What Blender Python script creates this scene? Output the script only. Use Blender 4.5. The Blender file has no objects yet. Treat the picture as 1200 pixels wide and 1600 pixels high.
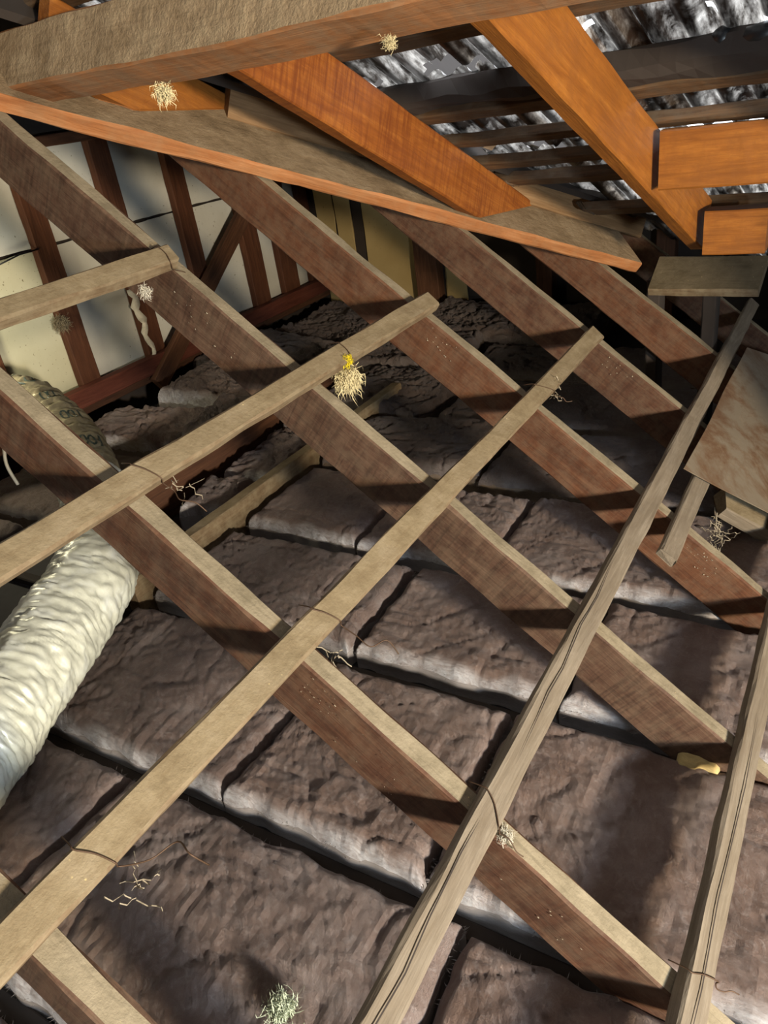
import bpy, math, random
from mathutils import Vector, Matrix, noise
random.seed(7)
# ------------------------------------------------------------------ camera
# layout space: origin at the eye, X away along the old battens, Y left, Z up; ceiling lies EYE below
EYE = 1.37
UP = Vector((0, 0, EYE))
CR = Vector((0.4983378521865463, -0.8561047637361436, -0.1369087965993316))
CD = Vector((-0.4778749200742083, -0.1394738988376187, -0.8672846085957057))
CF = Vector((0.7233912812869452, 0.49762602931439487, -0.4786161187283814))
FPX = 1185.09
cam_d = bpy.data.cameras.new('camera')
cam = bpy.data.objects.new('camera', cam_d)
bpy.context.scene.collection.objects.link(cam)
cam_d.sensor_fit = 'HORIZONTAL'; cam_d.sensor_width = 36; cam_d.lens = 36 * FPX / 1200
cam_d.clip_start = 0.02
mm = Matrix((CR, -CD, -CF)).transposed().to_4x4()
mm.translation = UP
cam.matrix_world = mm
bpy.context.scene.camera = cam
# ------------------------------------------------------------------ world, lights, exposure
SC = bpy.context.scene
SC.view_settings.view_transform = 'Standard'
SC.view_settings.look = 'None'
SC.view_settings.gamma = 1
SC.view_settings.exposure = 0.15
SC.view_settings.use_curve_mapping = False
wd = bpy.data.worlds.new('world'); SC.world = wd; wd.use_nodes = True
bg = wd.node_tree.nodes['Background']
bg.inputs[0].default_value = (0.86, 0.93, 1.0, 1); bg.inputs[1].default_value = 3.0
def lamp(name, kind, loc, energy, col, size=0.1, target=None, sy=None):
    l = bpy.data.lights.new(name, kind); l.energy = energy; l.color = col
    if kind == 'AREA':
        l.shape = 'RECTANGLE'; l.size = size; l.size_y = sy or size
    else: l.shadow_soft_size = size
    o = bpy.data.objects.new(name, l); SC.collection.objects.link(o)
    o.location = Vector(loc) + UP
    if target is not None:
        o.rotation_euler = (Vector(target) - Vector(loc)).to_track_quat('-Z', 'Y').to_euler()
    return o
KEY = Vector((-0.9, -2.6, -0.18))
lamp('work_light', 'AREA', KEY, 265, (1.0, 0.86, 0.64), 0.26, (1.6, 0.6, -0.7))
lamp('near_cool_fill', 'AREA', (-0.30, -1.48, -0.50), 50, (0.74, 0.88, 1.0), 0.2, (0.8, 0.5, -1.2))  # added cool fill that tints the near timbers; no hatch behind it
lamp('overhead_cool_fill', 'AREA', (-0.4, 0.8, 0.6), 4.5, (0.78, 0.89, 1.0), 0.5, (0.7, 0.8, -1.3))  # added soft cool fill from overhead, no opening modelled for it
lamp('eaves_light', 'POINT', (1.55, 3.0, -0.6), 13, (1.0, 0.93, 0.66), 0.06)

# ------------------------------------------------------------------ helpers
TH = 0.6769765958
UD = Vector((0, -math.cos(TH), -math.sin(TH)))     # down the old slope
NN = Vector((0, -math.sin(TH), math.cos(TH)))      # out of the old slope
XX = Vector((1, 0, 0)); YY = Vector((0, 1, 0)); ZZ = Vector((0, 0, 1))
def OP(u, v, n=0.0):                                # point on the old roof
    return UD * u + XX * v + NN * (n - 1)
def ray(x, y):
    return CR * ((x - 600) / FPX) + CD * ((y - 800) / FPX) + CF
def on_old(x, y, n=0.0):
    r = ray(x, y); return r * ((n - 1) / r.dot(NN))
def on_y(x, y, Y):
    r = ray(x, y); return r * (Y / r.y)
def on_z(x, y, z):
    r = ray(x, y); return r * (z / r.z)
def tag(o, label=None, cat=None, group=None, kind=None):
    if label: o['label'] = label
    if cat: o['category'] = cat
    if group: o['group'] = group
    if kind: o['kind'] = kind
    return o
def link(name, verts, faces, mats, mi=None, parent=None, mw=None, smooth=False):
    me = bpy.data.meshes.new(name); me.from_pydata([tuple(v) for v in verts], [], faces)
    for m in mats: me.materials.append(m)
    if mi: me.polygons.foreach_set('material_index', mi)
    if smooth: me.polygons.foreach_set('use_smooth', [True] * len(me.polygons))
    me.update()
    o = bpy.data.objects.new(name, me); SC.collection.objects.link(o)
    mw = mw or Matrix()
    w = Matrix.Translation(UP) @ mw
    if parent is not None:
        o.parent = parent; o.matrix_parent_inverse = Matrix()
        o.matrix_local = parent.matrix_world.inverted() @ w
        bpy_mw[o.name] = w
    else: o.matrix_world = w
    bpy_mw[o.name] = w
    return o
bpy_mw = {}
def empty(name, loc):
    o = bpy.data.objects.new(name, None); SC.collection.objects.link(o)
    o.matrix_world = Matrix.Translation(Vector(loc) + UP); o.empty_display_size = 0.05
    bpy_mw[o.name] = o.matrix_world.copy(); return o
def frame(p, d, n):
    d = d.normalized(); y = n.cross(d).normalized(); z = d.cross(y).normalized()
    m = Matrix((d, y, z)).transposed().to_4x4(); m.translation = p; return m
def timber(name, p, d, n, L, w, h, mats, parent=None, cut0=None, cut1=None, seg=None, wob=0.0022, bev=0.004, seed=None, jag0=0, jag1=0, y0=0.0, z0=0.0):
    """rough sawn timber; p = corner at start, d = along, n = up; y0..y0+w across, z0..z0+h up.  mats = (side, top)"""
    rnd = random.Random(seed if seed is not None else hash((round(p.x, 3), round(p.y, 3), round(p.z, 3))) & 0xffff)
    m = frame(p, d, n); inv = m.inverted()
    seg = seg or max(3, int(L / 0.035)); so = rnd.uniform(0, 50)
    prof = [(0, bev), (bev, 0), (w - bev, 0), (w, bev), (w, h - bev), (w - bev, h), (bev, h), (0, h - bev)]
    vs = []; fs = []; mi = []
    for i in range(seg + 1):
        x = L * i / seg
        for k, (a, b) in enumerate(prof):
            q = Vector((x * 9 + so, k * 1.7, so)); q2 = Vector((x * 2 + so, (k // 2) * 3.1, so))
            da = noise.noise(q) * wob + noise.noise(q2) * wob * 1.2
            db = noise.noise(q + Vector((7, 3, 1))) * wob + noise.noise(q2 + Vector((5, 3, 1))) * wob * 1.2
            xx = x
            if i == 0 and jag0: xx += rnd.uniform(0, jag0) + jag0 * (a / w)
            if i == seg and jag1: xx -= rnd.uniform(0, jag1) + jag1 * (1 - a / w)
            vs.append(Vector((xx, a + y0 + da, b + z0 + db)))
    for cut, ring in ((cut0, 0), (cut1, seg)):
        if cut:
            cp = inv @ cut[0]; cn = (inv.to_3x3() @ cut[1]).normalized()
            for k in range(8):
                v = vs[ring * 8 + k]; vs[ring * 8 + k] = Vector((v.x + (cp - v).dot(cn) / cn.x, v.y, v.z))
            e = ring
            xs = [vs[ring * 8 + k].x for k in range(8)]
            for i in range(seg + 1):
                if i == ring: continue
                for k in range(8):
                    v = vs[i * 8 + k]
                    if ring == seg and v.x > xs[k]: v.x = xs[k] - 0.0005 * (seg - i)
                    if ring == 0 and v.x < xs[k]: v.x = xs[k] + 0.0005 * i
    for i in range(seg):
        for k in range(8):
            k2 = (k + 1) % 8
            fs.append((i * 8 + k, i * 8 + k2, (i + 1) * 8 + k2, (i + 1) * 8 + k)); mi.append(1 if k == 5 or k == 4 and 0 else 0)
    fs.append(tuple(range(7, -1, -1))); mi.append(0)
    fs.append(tuple(seg * 8 + k for k in range(8))); mi.append(0)
    return link(name, vs, fs, mats, mi, parent, m)
def plank_between(name, a, b, n, w, h, mats, **k):
    return timber(name, a, b - a, n, (b - a).length, w, h, mats, **k)
def tube(name, pts, r, mat, parent=None, sides=6, smooth=True):
    pts = [Vector(p) for p in pts]; vs = []; fs = []
    rs = r if isinstance(r, (list, tuple)) else [r] * len(pts)
    ref = Vector((0.3, 0.2, 0.9))
    for i, p in enumerate(pts):
        t = (pts[min(i + 1, len(pts) - 1)] - pts[max(i - 1, 0)]).normalized()
        a = t.cross(ref).normalized(); b = t.cross(a)
        for k in range(sides):
            g = 2 * math.pi * k / sides; vs.append(p + (a * math.cos(g) + b * math.sin(g)) * rs[i])
    for i in range(len(pts) - 1):
        for k in range(sides):
            k2 = (k + 1) % sides; fs.append((i * sides + k, i * sides + k2, (i + 1) * sides + k2, (i + 1) * sides + k))
    fs.append(tuple(range(sides))[::-1]); fs.append(tuple((len(pts) - 1) * sides + k for k in range(sides)))
    return link(name, vs, fs, [mat], None, parent, None, smooth)
def spline(cp, n):
    cp = [Vector(c) for c in cp]; out = []
    m = len(cp)
    for i in range(m - 1):
        p0 = cp[max(i - 1, 0)]; p1 = cp[i]; p2 = cp[i + 1]; p3 = cp[min(i + 2, m - 1)]
        for j in range(n):
            t = j / n
            out.append(0.5 * ((2 * p1) + (p2 - p0) * t + (2 * p0 - 5 * p1 + 4 * p2 - p3) * t * t + (3 * p1 - p0 - 3 * p2 + p3) * t ** 3))
    out.append(cp[-1]); return out

# ------------------------------------------------------------------ materials
class NT:
    def __init__(s, name):
        s.m = bpy.data.materials.new(name); s.m.use_nodes = True; s.t = s.m.node_tree
        s.b = s.t.nodes['Principled BSDF']; s.out = s.t.nodes['Material Output']
    def n(s, typ, **k):
        x = s.t.nodes.new(typ)
        for a, v in k.items():
            if a in x.inputs.keys(): x.inputs[a].default_value = v
            else: setattr(x, a, v)
        return x
    def l(s, a, b): s.t.links.new(a, b)
    def co(s, scale=(1, 1, 1), rot=(0, 0, 0), kind='Object'):
        tc = s.n('ShaderNodeTexCoord'); mp = s.n('ShaderNodeMapping')
        mp.inputs['Scale'].default_value = scale; mp.inputs['Rotation'].default_value = rot
        s.l(tc.outputs[kind], mp.inputs['Vector']); return mp.outputs['Vector']
    def noise(s, vec, scale, detail=6, rough=0.6, dist=0.0):
        x = s.n('ShaderNodeTexNoise'); x.inputs['Scale'].default_value = scale; x.inputs['Detail'].default_value = detail
        x.inputs['Roughness'].default_value = rough; x.inputs['Distortion'].default_value = dist
        s.l(vec, x.inputs['Vector']); return x.outputs['Fac']
    def ramp(s, fac, stops):
        r = s.n('ShaderNodeValToRGB'); e = r.color_ramp.elements
        while len(e) < len(stops): e.new(0.5)
        for el, (p, c) in zip(e, stops): el.position = p; el.color = (*c, 1) if len(c) == 3 else c
        s.l(fac, r.inputs['Fac']); return r.outputs['Color']
    def mix(s, fac, a, b, mode='MIX'):
        x = s.n('ShaderNodeMix', data_type='RGBA', blend_type=mode)
        for sock, v in ((x.inputs[0], fac), (x.inputs[6], a), (x.inputs[7], b)):
            if hasattr(v, 'is_output') : s.l(v, sock)
            elif isinstance(v, (int, float)): sock.default_value = v
            else: sock.default_value = (*v, 1)
        return x.outputs[2]
    def math(s, op, a, b):
        x = s.n('ShaderNodeMath', operation=op)
        for sock, v in ((x.inputs[0], a), (x.inputs[1], b)):
            if hasattr(v, 'is_output'): s.l(v, sock)
            else: sock.default_value = v
        return x.outputs[0]
    def bump(s, h, strength, dist=0.004, prev=None):
        x = s.n('ShaderNodeBump'); x.inputs['Strength'].default_value = strength; x.inputs['Distance'].default_value = dist
        s.l(h, x.inputs['Height'])
        if prev is not None: s.l(prev, x.inputs['Normal'])
        return x.outputs['Normal']
    def fin(s, col=None, rough=0.8, nrm=None, **k):
        if col is not None:
            if hasattr(col, 'is_output'): s.l(col, s.b.inputs['Base Color'])
            else: s.b.inputs['Base Color'].default_value = (*col, 1)
        if hasattr(rough, 'is_output'): s.l(rough, s.b.inputs['Roughness'])
        else: s.b.inputs['Roughness'].default_value = rough
        if nrm is not None: s.l(nrm, s.b.inputs['Normal'])
        for a, v in k.items(): s.b.inputs[a.replace('_', ' ')].default_value = v
        return s.m
def wood(name, dark, mid, light, saw=0.0, sawang=0.5, sawcol=None, rough=0.75, grain=1.0, knots=0.0, dirt=None, dirtamt=0.0, spec=0.3):
    t = NT(name); v = t.co((1.2, 14, 14)); g = t.noise(v, 3.0, 8, 0.65, 1.2)
    v2 = t.co((2.5, 60, 60)); fine = t.noise(v2, 3.5, 5, 0.7)
    col = t.ramp(g, [(0.28, dark), (0.5, mid), (0.72, light)])
    col = t.mix(t.ramp(fine, [(0.35, (0.55, 0.55, 0.55)), (0.6, (1, 1, 1))]), tuple(c * 0.55 for c in mid), col)
    big = t.noise(t.co((1, 1, 1)), 5.0, 4, 0.6)
    col = t.mix(t.math('MULTIPLY', big, 0.55), col, tuple(c * 0.62 for c in dark))
    h = t.math('ADD', t.math('MULTIPLY', fine, 0.6 * grain), g)
    if saw:
        wn = t.noise(t.co((55, 5, 3.5), (0, sawang, 0)), 1.6, 4, 0.62, 0.6)
        wf = t.ramp(wn, [(0.44, (0, 0, 0)), (0.60, (1, 1, 1))])
        msk = t.math('MULTIPLY', wf, t.ramp(big, [(0.32, (0.25, 0.25, 0.25)), (0.62, (1, 1, 1))]))
        col = t.mix(t.math('MULTIPLY', msk, saw), col, sawcol or tuple(c * 0.4 for c in dark))
        h = t.math('SUBTRACT', h, t.math('MULTIPLY', wn, saw * 0.8))
    if dirt:
        d = t.noise(t.co((3, 3, 3), kind='Object'), 6, 7, 0.72)
        col = t.mix(t.math('MULTIPLY', t.ramp(d, [(0.42, (0, 0, 0)), (0.62, (1, 1, 1))]), dirtamt), col, dirt)
    if knots:
        vo = t.n('ShaderNodeTexVoronoi'); vo.inputs['Scale'].default_value = 4.0; t.l(t.co((1, 2.6, 2.6)), vo.inputs['Vector'])
        col = t.mix(t.math('MULTIPLY', t.ramp(vo.outputs['Distance'], [(0.05, (1, 1, 1)), (0.13, (0, 0, 0))]), knots), col, tuple(c * 0.3 for c in dark))
    return t.fin(col, rough, t.bump(h, 0.6, 0.003), Specular_IOR_Level=spec)
def dusty(name, a, b, c, speck=(0.55, 0.42, 0.2), under=None, lump=0.5):
    t = NT(name); v = t.co((1, 1, 1)); n1 = t.noise(v, 14, 8, 0.7); n2 = t.noise(v, 120, 4, 0.7); g = t.noise(t.co((2, 30, 30)), 3, 6, 0.65, 1)
    col = t.ramp(n1, [(0.3, a), (0.5, b), (0.72, c)])
    col = t.mix(t.math('MULTIPLY', t.ramp(g, [(0.5, (0, 0, 0)), (0.7, (1, 1, 1))]), 0.35), col, under or tuple(x * 0.5 for x in a))
    vo = t.n('ShaderNodeTexVoronoi'); vo.inputs['Scale'].default_value = 70; t.l(v, vo.inputs['Vector'])
    col = t.mix(t.math('MULTIPLY', t.ramp(vo.outputs['Distance'], [(0.05, (1, 1, 1)), (0.12, (0, 0, 0))]), t.ramp(n1, [(0.55, (0, 0, 0)), (0.62, (1, 1, 1))])), col, speck)
    h = t.math('ADD', t.math('MULTIPLY', n1, lump * 2), t.math('MULTIPLY', n2, 0.5))
    return t.fin(col, 0.95, t.bump(h, 0.8, 0.004), Specular_IOR_Level=0.1)
OLD = [wood('old_rafter_wood_%d' % i, d, m, l, saw=s, sawang=a, dirt=(0.17, 0.115, 0.072), dirtamt=0.35)
       for i, (d, m, l, s, a) in enumerate([
        ((0.045, 0.018, 0.010), (0.105, 0.043, 0.022), (0.17, 0.078, 0.04), 0.3, 0.5),
        ((0.055, 0.026, 0.015), (0.11, 0.055, 0.033), (0.175, 0.098, 0.06), 0.6, 0.8),
        ((0.065, 0.024, 0.011), (0.14, 0.053, 0.023), (0.21, 0.09, 0.042), 0.25, 0.4)])]
DUST = dusty('dust_on_rafter', (0.155, 0.125, 0.080), (0.24, 0.195, 0.130), (0.31, 0.255, 0.175))
BATTEN = wood('weathered_batten', (0.10, 0.062, 0.032), (0.20, 0.135, 0.075), (0.30, 0.22, 0.135), dirt=(0.28, 0.225, 0.14), dirtamt=0.5)
BTOP = dusty('batten_dust', (0.155, 0.113, 0.064), (0.225, 0.172, 0.103), (0.29, 0.23, 0.15), under=(0.13, 0.08, 0.04), lump=0.3)
LEDG = dusty('shaded_ledge_dust', (0.09, 0.065, 0.035), (0.13, 0.10, 0.06), (0.17, 0.13, 0.08))  # dust darkened so the shade on the ledge plank sits in the colour
GREYB = wood('grey_batten', (0.14, 0.105, 0.07), (0.25, 0.20, 0.145), (0.35, 0.29, 0.22), dirt=(0.16, 0.12, 0.08), dirtamt=0.4, rough=0.85)
PINE = wood('orange_pine', (0.20, 0.062, 0.011), (0.36, 0.125, 0.02), (0.48, 0.185, 0.032), saw=0.0, dirt=(0.20, 0.07, 0.015), dirtamt=0.6, rough=0.5, knots=0.5)
PINES = wood('sawn_orange_pine', (0.19, 0.05, 0.011), (0.34, 0.105, 0.018), (0.47, 0.17, 0.032), saw=0.8, sawang=-0.35, sawcol=(0.14, 0.035, 0.008), rough=0.5)
BIGD = dusty('thick_dust', (0.17, 0.115, 0.065), (0.26, 0.18, 0.105), (0.34, 0.25, 0.155), speck=(0.75, 0.5, 0.2), lump=1.3)
BIGD2 = dusty('thick_beam_dust', (0.23, 0.155, 0.085), (0.35, 0.25, 0.15), (0.45, 0.34, 0.21), speck=(0.85, 0.6, 0.28), lump=1.8)
BIGS = wood('brown_beam_wood', (0.22, 0.085, 0.028), (0.40, 0.165, 0.06), (0.52, 0.24, 0.10), dirt=(0.25, 0.17, 0.10), dirtamt=0.5)
BRN = wood('dark_brown_wood', (0.05, 0.022, 0.012), (0.11, 0.045, 0.022), (0.18, 0.08, 0.04))
REDB = wood('red_brown_wood', (0.055, 0.020, 0.010), (0.115, 0.040, 0.018), (0.17, 0.065, 0.03))
REDP = wood('red_plate_wood', (0.09, 0.025, 0.014), (0.17, 0.047, 0.028), (0.22, 0.07, 0.04))
BEDGE = wood('orange_board_edge', (0.28, 0.095, 0.03), (0.46, 0.18, 0.06), (0.60, 0.28, 0.12), dirt=(0.34, 0.2, 0.1), dirtamt=0.3)
PALE = wood('pale_plank_wood', (0.16, 0.085, 0.035), (0.29, 0.165, 0.075), (0.42, 0.26, 0.13))
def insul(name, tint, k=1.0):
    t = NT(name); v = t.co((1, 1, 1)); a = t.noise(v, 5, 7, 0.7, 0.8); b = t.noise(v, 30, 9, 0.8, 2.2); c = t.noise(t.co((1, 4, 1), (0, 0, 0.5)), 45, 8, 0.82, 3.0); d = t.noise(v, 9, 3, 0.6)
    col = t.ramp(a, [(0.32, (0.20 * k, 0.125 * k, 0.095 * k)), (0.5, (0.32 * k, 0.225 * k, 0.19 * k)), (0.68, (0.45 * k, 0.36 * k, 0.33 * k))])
    col = t.mix(t.math('MULTIPLY', t.ramp(b, [(0.50, (0, 0, 0)), (0.68, (1, 1, 1))]), 0.6), col, (0.62 * k, 0.55 * k, 0.53 * k))
    col = t.mix(t.math('MULTIPLY', t.ramp(c, [(0.36, (1, 1, 1)), (0.46, (0, 0, 0))]), 0.55), col, (0.08, 0.045, 0.03))
    col = t.mix(0.2, col, tint)
    at = t.n('ShaderNodeAttribute'); at.attribute_name = 'cut'  # whitens the near rim: light on that edge put into the colour
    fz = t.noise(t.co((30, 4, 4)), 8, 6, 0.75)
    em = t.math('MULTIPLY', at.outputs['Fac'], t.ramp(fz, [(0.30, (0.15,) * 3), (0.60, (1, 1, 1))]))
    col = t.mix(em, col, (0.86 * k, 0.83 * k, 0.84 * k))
    h = t.math('ADD', t.math('MULTIPLY', b, 1.0), t.math('MULTIPLY', c, 0.8))
    nr = t.bump(h, 1.0, 0.026)
    return t.fin(col, 0.6, t.bump(t.noise(v, 95, 6, 0.8, 1.0), 1.0, 0.006, nr), Specular_IOR_Level=0.4, Sheen_Weight=0.3, Sheen_Roughness=0.4, Sheen_Tint=(0.85, 0.88, 1, 1))
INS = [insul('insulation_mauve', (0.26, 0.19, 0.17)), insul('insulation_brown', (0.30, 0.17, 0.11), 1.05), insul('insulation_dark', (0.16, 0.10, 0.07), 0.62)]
def fibre(name, col):
    t = NT(name); b = t.noise(t.co((3, 3, 22)), 20, 6, 0.7)
    return t.fin(t.ramp(b, [(0.3, tuple(c * 0.7 for c in col)), (0.7, col)]), 0.9, t.bump(b, 0.6, 0.004), Specular_IOR_Level=0.2)
EDGE = fibre('insulation_cut_edge', (0.30, 0.265, 0.25))
EDGED = fibre('dusty_cut_edge', (0.16, 0.12, 0.09))
WISP = fibre('pale_fibre', (0.55, 0.46, 0.33))
YELW = fibre('yellow_glasswool', (0.60, 0.45, 0.20))
def lining(name, a, b, stain):
    t = NT(name); v = t.co((1, 1, 1)); n1 = t.noise(v, 2.2, 5, 0.6); sp = t.noise(v, 60, 3, 0.6)
    col = t.ramp(n1, [(0.3, a), (0.7, b)])
    col = t.mix(t.math('MULTIPLY', t.ramp(sp, [(0.66, (0, 0, 0)), (0.7, (1, 1, 1))]), t.ramp(n1, [(0.45, (0, 0, 0)), (0.6, (1, 1, 1))])), col, stain)
    return t.fin(col, 0.7, t.bump(sp, 0.15, 0.002))
LIN = lining('white_lining', (0.50, 0.47, 0.40), (0.66, 0.64, 0.57), (0.2, 0.17, 0.1))
LINY = lining('yellow_lining', (0.46, 0.42, 0.27), (0.60, 0.57, 0.42), (0.15, 0.12, 0.05))  # yellower, duller tone for the two leftmost lower panels
KRAFT = lining('kraft_board', (0.33, 0.23, 0.09), (0.42, 0.31, 0.14), (0.12, 0.07, 0.02))
def flat(name, col, rough=0.9, **k):
    t = NT(name); n = t.noise(t.co(), 9, 6, 0.7)
    return t.fin(t.ramp(n, [(0.3, tuple(c * 0.7 for c in col)), (0.7, col)]), rough, t.bump(n, 0.3, 0.003), **k)
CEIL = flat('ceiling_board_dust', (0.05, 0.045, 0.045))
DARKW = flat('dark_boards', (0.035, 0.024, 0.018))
BLACK = flat('black_plastic', (0.01, 0.01, 0.011), 0.4)
WIRE = flat('rusty_wire', (0.10, 0.055, 0.03), 0.6, Metallic=0.4)
CABLE = flat('white_cable_sheath', (0.62, 0.58, 0.48), 0.5)
INK = flat('black_ink', (0.03, 0.045, 0.04), 0.5)
t = NT('duct_sleeve'); v = t.co(); n1 = t.noise(v, 9, 6, 0.65, 0.6); n2 = t.noise(v, 3.5, 3, 0.5)
col = t.ramp(n1, [(0.3, (0.50, 0.50, 0.42)), (0.5, (0.68, 0.68, 0.56)), (0.7, (0.80, 0.82, 0.76))])
col = t.mix(t.math('MULTIPLY', t.ramp(n2, [(0.5, (0, 0, 0)), (0.65, (1, 1, 1))]), 0.45), col, (0.40, 0.47, 0.55))
DUCT = t.fin(col, 0.38, t.bump(n1, 0.35, 0.006), Specular_IOR_Level=0.6, Metallic=0.15)
t = NT('duct_foil'); n1 = t.noise(t.co(), 12, 6, 0.7, 0.8)
FOIL = t.fin(t.ramp(n1, [(0.3, (0.17, 0.14, 0.09)), (0.55, (0.31, 0.27, 0.18)), (0.75, (0.50, 0.42, 0.24))]), 0.34, t.bump(n1, 0.5, 0.006), Metallic=0.45)
t = NT('rusty_sheet'); v = t.co(); n1 = t.noise(v, 3.2, 8, 0.72, 0.6); n2 = t.noise(v, 26, 6, 0.75)
col = t.ramp(n1, [(0.42, (0.21, 0.165, 0.115)), (0.52, (0.15, 0.085, 0.045)), (0.57, (0.12, 0.06, 0.03)), (0.66, (0.23, 0.18, 0.125))])
col = t.mix(t.math('MULTIPLY', t.ramp(n2, [(0.55, (0, 0, 0)), (0.66, (1, 1, 1))]), 0.35), col, (0.27, 0.20, 0.13))
RUST = t.fin(col, 0.6, t.bump(n2, 0.35, 0.002), Metallic=0.25)
t = NT('roof_iron'); v = t.co((1, 1, 1)); n1 = t.noise(v, 5, 7, 0.7, 0.5); n2 = t.noise(t.co((4, 20, 4)), 2.4, 7, 0.72)
blot = t.ramp(n1, [(0.40, (0.02, 0.02, 0.02)), (0.56, (1, 1, 1))]); col = t.ramp(n2, [(0.34, (0.10, 0.065, 0.045)), (0.48, (0.34, 0.28, 0.23)), (0.62, (0.70, 0.64, 0.57))])
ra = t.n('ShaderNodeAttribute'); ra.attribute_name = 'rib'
rb = t.ramp(t.math('ADD', t.math('MULTIPLY', ra.outputs['Fac'], 0.5), 0.5), [(0.10, (0.12, 0.10, 0.09)), (0.35, (0.9, 0.9, 0.9)), (0.85, (1, 1, 1)), (1.0, (0.45, 0.4, 0.36))])  # corrugation shading painted into the colour: dark troughs, dimmed crests
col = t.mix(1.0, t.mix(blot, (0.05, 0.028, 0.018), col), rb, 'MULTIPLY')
t.fin(col, 0.35, t.bump(n2, 0.4, 0.003), Metallic=0.25)
tr = t.n('ShaderNodeBsdfTranslucent'); mx = t.n('ShaderNodeMixShader')
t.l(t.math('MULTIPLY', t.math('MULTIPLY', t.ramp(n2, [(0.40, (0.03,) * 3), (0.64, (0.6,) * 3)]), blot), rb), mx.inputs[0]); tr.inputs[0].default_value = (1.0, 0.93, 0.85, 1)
t.l(t.b.outputs[0], mx.inputs[1]); t.l(tr.outputs[0], mx.inputs[2]); t.l(mx.outputs[0], t.out.inputs[0])
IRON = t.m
FLASH = flat('lead_flashing', (0.5, 0.52, 0.52), 0.4, Metallic=0.5)

# ------------------------------------------------------------------ setting
def slab(name, x0, x1, y0, y1, z0, z1, mat, parent=None):
    vs = [Vector((x, y, z)) for x in (x0, x1) for y in (y0, y1) for z in (z0, z1)]
    fs = [(0, 1, 3, 2), (4, 6, 7, 5), (0, 4, 5, 1), (2, 3, 7, 6), (0, 2, 6, 4), (1, 5, 7, 3)]
    return link(name, vs, fs, [mat], None, parent)
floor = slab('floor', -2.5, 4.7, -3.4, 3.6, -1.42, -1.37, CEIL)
tag(floor, 'dark dusty back of the ceiling lining below the insulation', kind='structure')
# ceiling joists: run along Y, seen only in the slits
joists = [-0.32, 0.225, 0.71, 1.235, 1.70, 2.23, 2.76, 3.29, 3.82]
for i, x in enumerate(joists):
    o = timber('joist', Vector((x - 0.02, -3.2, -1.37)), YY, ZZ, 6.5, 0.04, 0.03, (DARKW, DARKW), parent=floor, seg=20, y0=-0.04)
# left wall: studs, plates, lining panels
wl = slab('wall_left', -2.5, 4.62, 3.42, 3.46, -1.37, 2.4, DARKW)
tag(wl, 'far gable wall framed with red-brown studs over whitish lining', kind='structure')
studX = [(1.42, 1.52), (1.88, 1.98), (2.345, 2.465), (2.815, 2.94), (3.295, 3.42), (3.785, 3.935), (4.10, 4.27), (4.42, 4.52)]
for a, b in studX:
    timber('stud', Vector((a, 3.33, -1.17)), ZZ, YY, 1.17, b - a, 0.045, (REDB, REDB), parent=wl, seg=18)
timber('bottom_plate', Vector((0.9, 3.30, -1.17)), XX, -YY, 3.65, 0.09, 0.06, (REDP, REDP), parent=wl, z0=-0.03, y0=0)
timber('plate_ledge', Vector((0.9, 3.30, -1.215)), XX, ZZ, 3.65, 0.10, 0.045, (BRN, BRN), parent=wl)
timber('top_plate', Vector((0.9, 3.32, 0.0)), XX, ZZ, 3.65, 0.10, 0.05, (BRN, DUST), parent=wl)
ba = on_y(367, 330, 3.28); bb = on_y(325, 413, 3.28); bb = ba + (bb - ba) * 2.9
timber('brace', ba + (ba - bb) * 0.12, bb - ba, -YY, (bb - ba).length * 1.15, 0.10, 0.04, (BRN, BRN), parent=wl)
edges = [1.47, 1.93, 2.40, 2.88, 3.355, 3.86, 4.185, 4.47]
for i in range(len(edges) - 1):
    for j, (z0, z1) in enumerate(((-1.165, -0.422), (-0.408, 0.0))):
        a, b = edges[i] + 0.004, edges[i + 1] - 0.004
        rnd = random.Random(i * 5 + j); dy = rnd.uniform(0, 0.008); nx = 10; nz = 12; vs = []; fs = []
        for zi in range(nz + 1):
            for xi in range(nx + 1):
                X = a + (b - a) * xi / nx; Zc = z0 + (z1 - z0) * zi / nz
                if zi == 0 and j == 1 or zi == nz and j == 0: Zc += 0.006 * noise.noise(Vector((X * 9, j, i)))
                vs.append(Vector((X, 3.378 + dy + 0.006 * noise.noise(Vector((X * 3, Zc * 3, i))), Zc)))
        for zi in range(nz):
            for xi in range(nx):
                q = zi * (nx + 1) + xi; fs.append((q, q + 1, q + nx + 2, q + nx + 1))
        o = link('lining_panel', vs, fs, [LINY if (i <= 1 and j == 0) else LIN], None, wl)
        md = o.modifiers.new('thick', 'SOLIDIFY'); md.thickness = 0.006
# back wall, X = 4.5: kraft boards and a post
pz = [(-0.35, -1.37), (3.44, -1.37), (3.44, 1.50), (-0.35, -1.34)]
wb = link('wall_back', [Vector((4.58, y, z)) for y, z in pz] + [Vector((4.64, y, z)) for y, z in pz], [(3, 2, 1, 0), (4, 5, 6, 7), (0, 1, 5, 4), (1, 2, 6, 5), (2, 3, 7, 6), (3, 0, 4, 7)], [DARKW])
tag(wb, 'dark end wall with tall yellow-brown boards beside the gable corner', kind='structure')
for y0, y1 in ((3.17, 3.31), (3.03, 3.155), (2.56, 2.94), (2.21, 2.36)):
    o = timber('wall_board', Vector((4.575, y0, -1.30)), ZZ, -XX, 1.2, y1 - y0, 0.012, (KRAFT, KRAFT), parent=wb, seg=14, wob=0.006)
timber('post', Vector((4.56, 2.37, -1.37)), ZZ, -XX, 1.5, 0.16, 0.09, (BRN, BRN), parent=wb)
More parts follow.
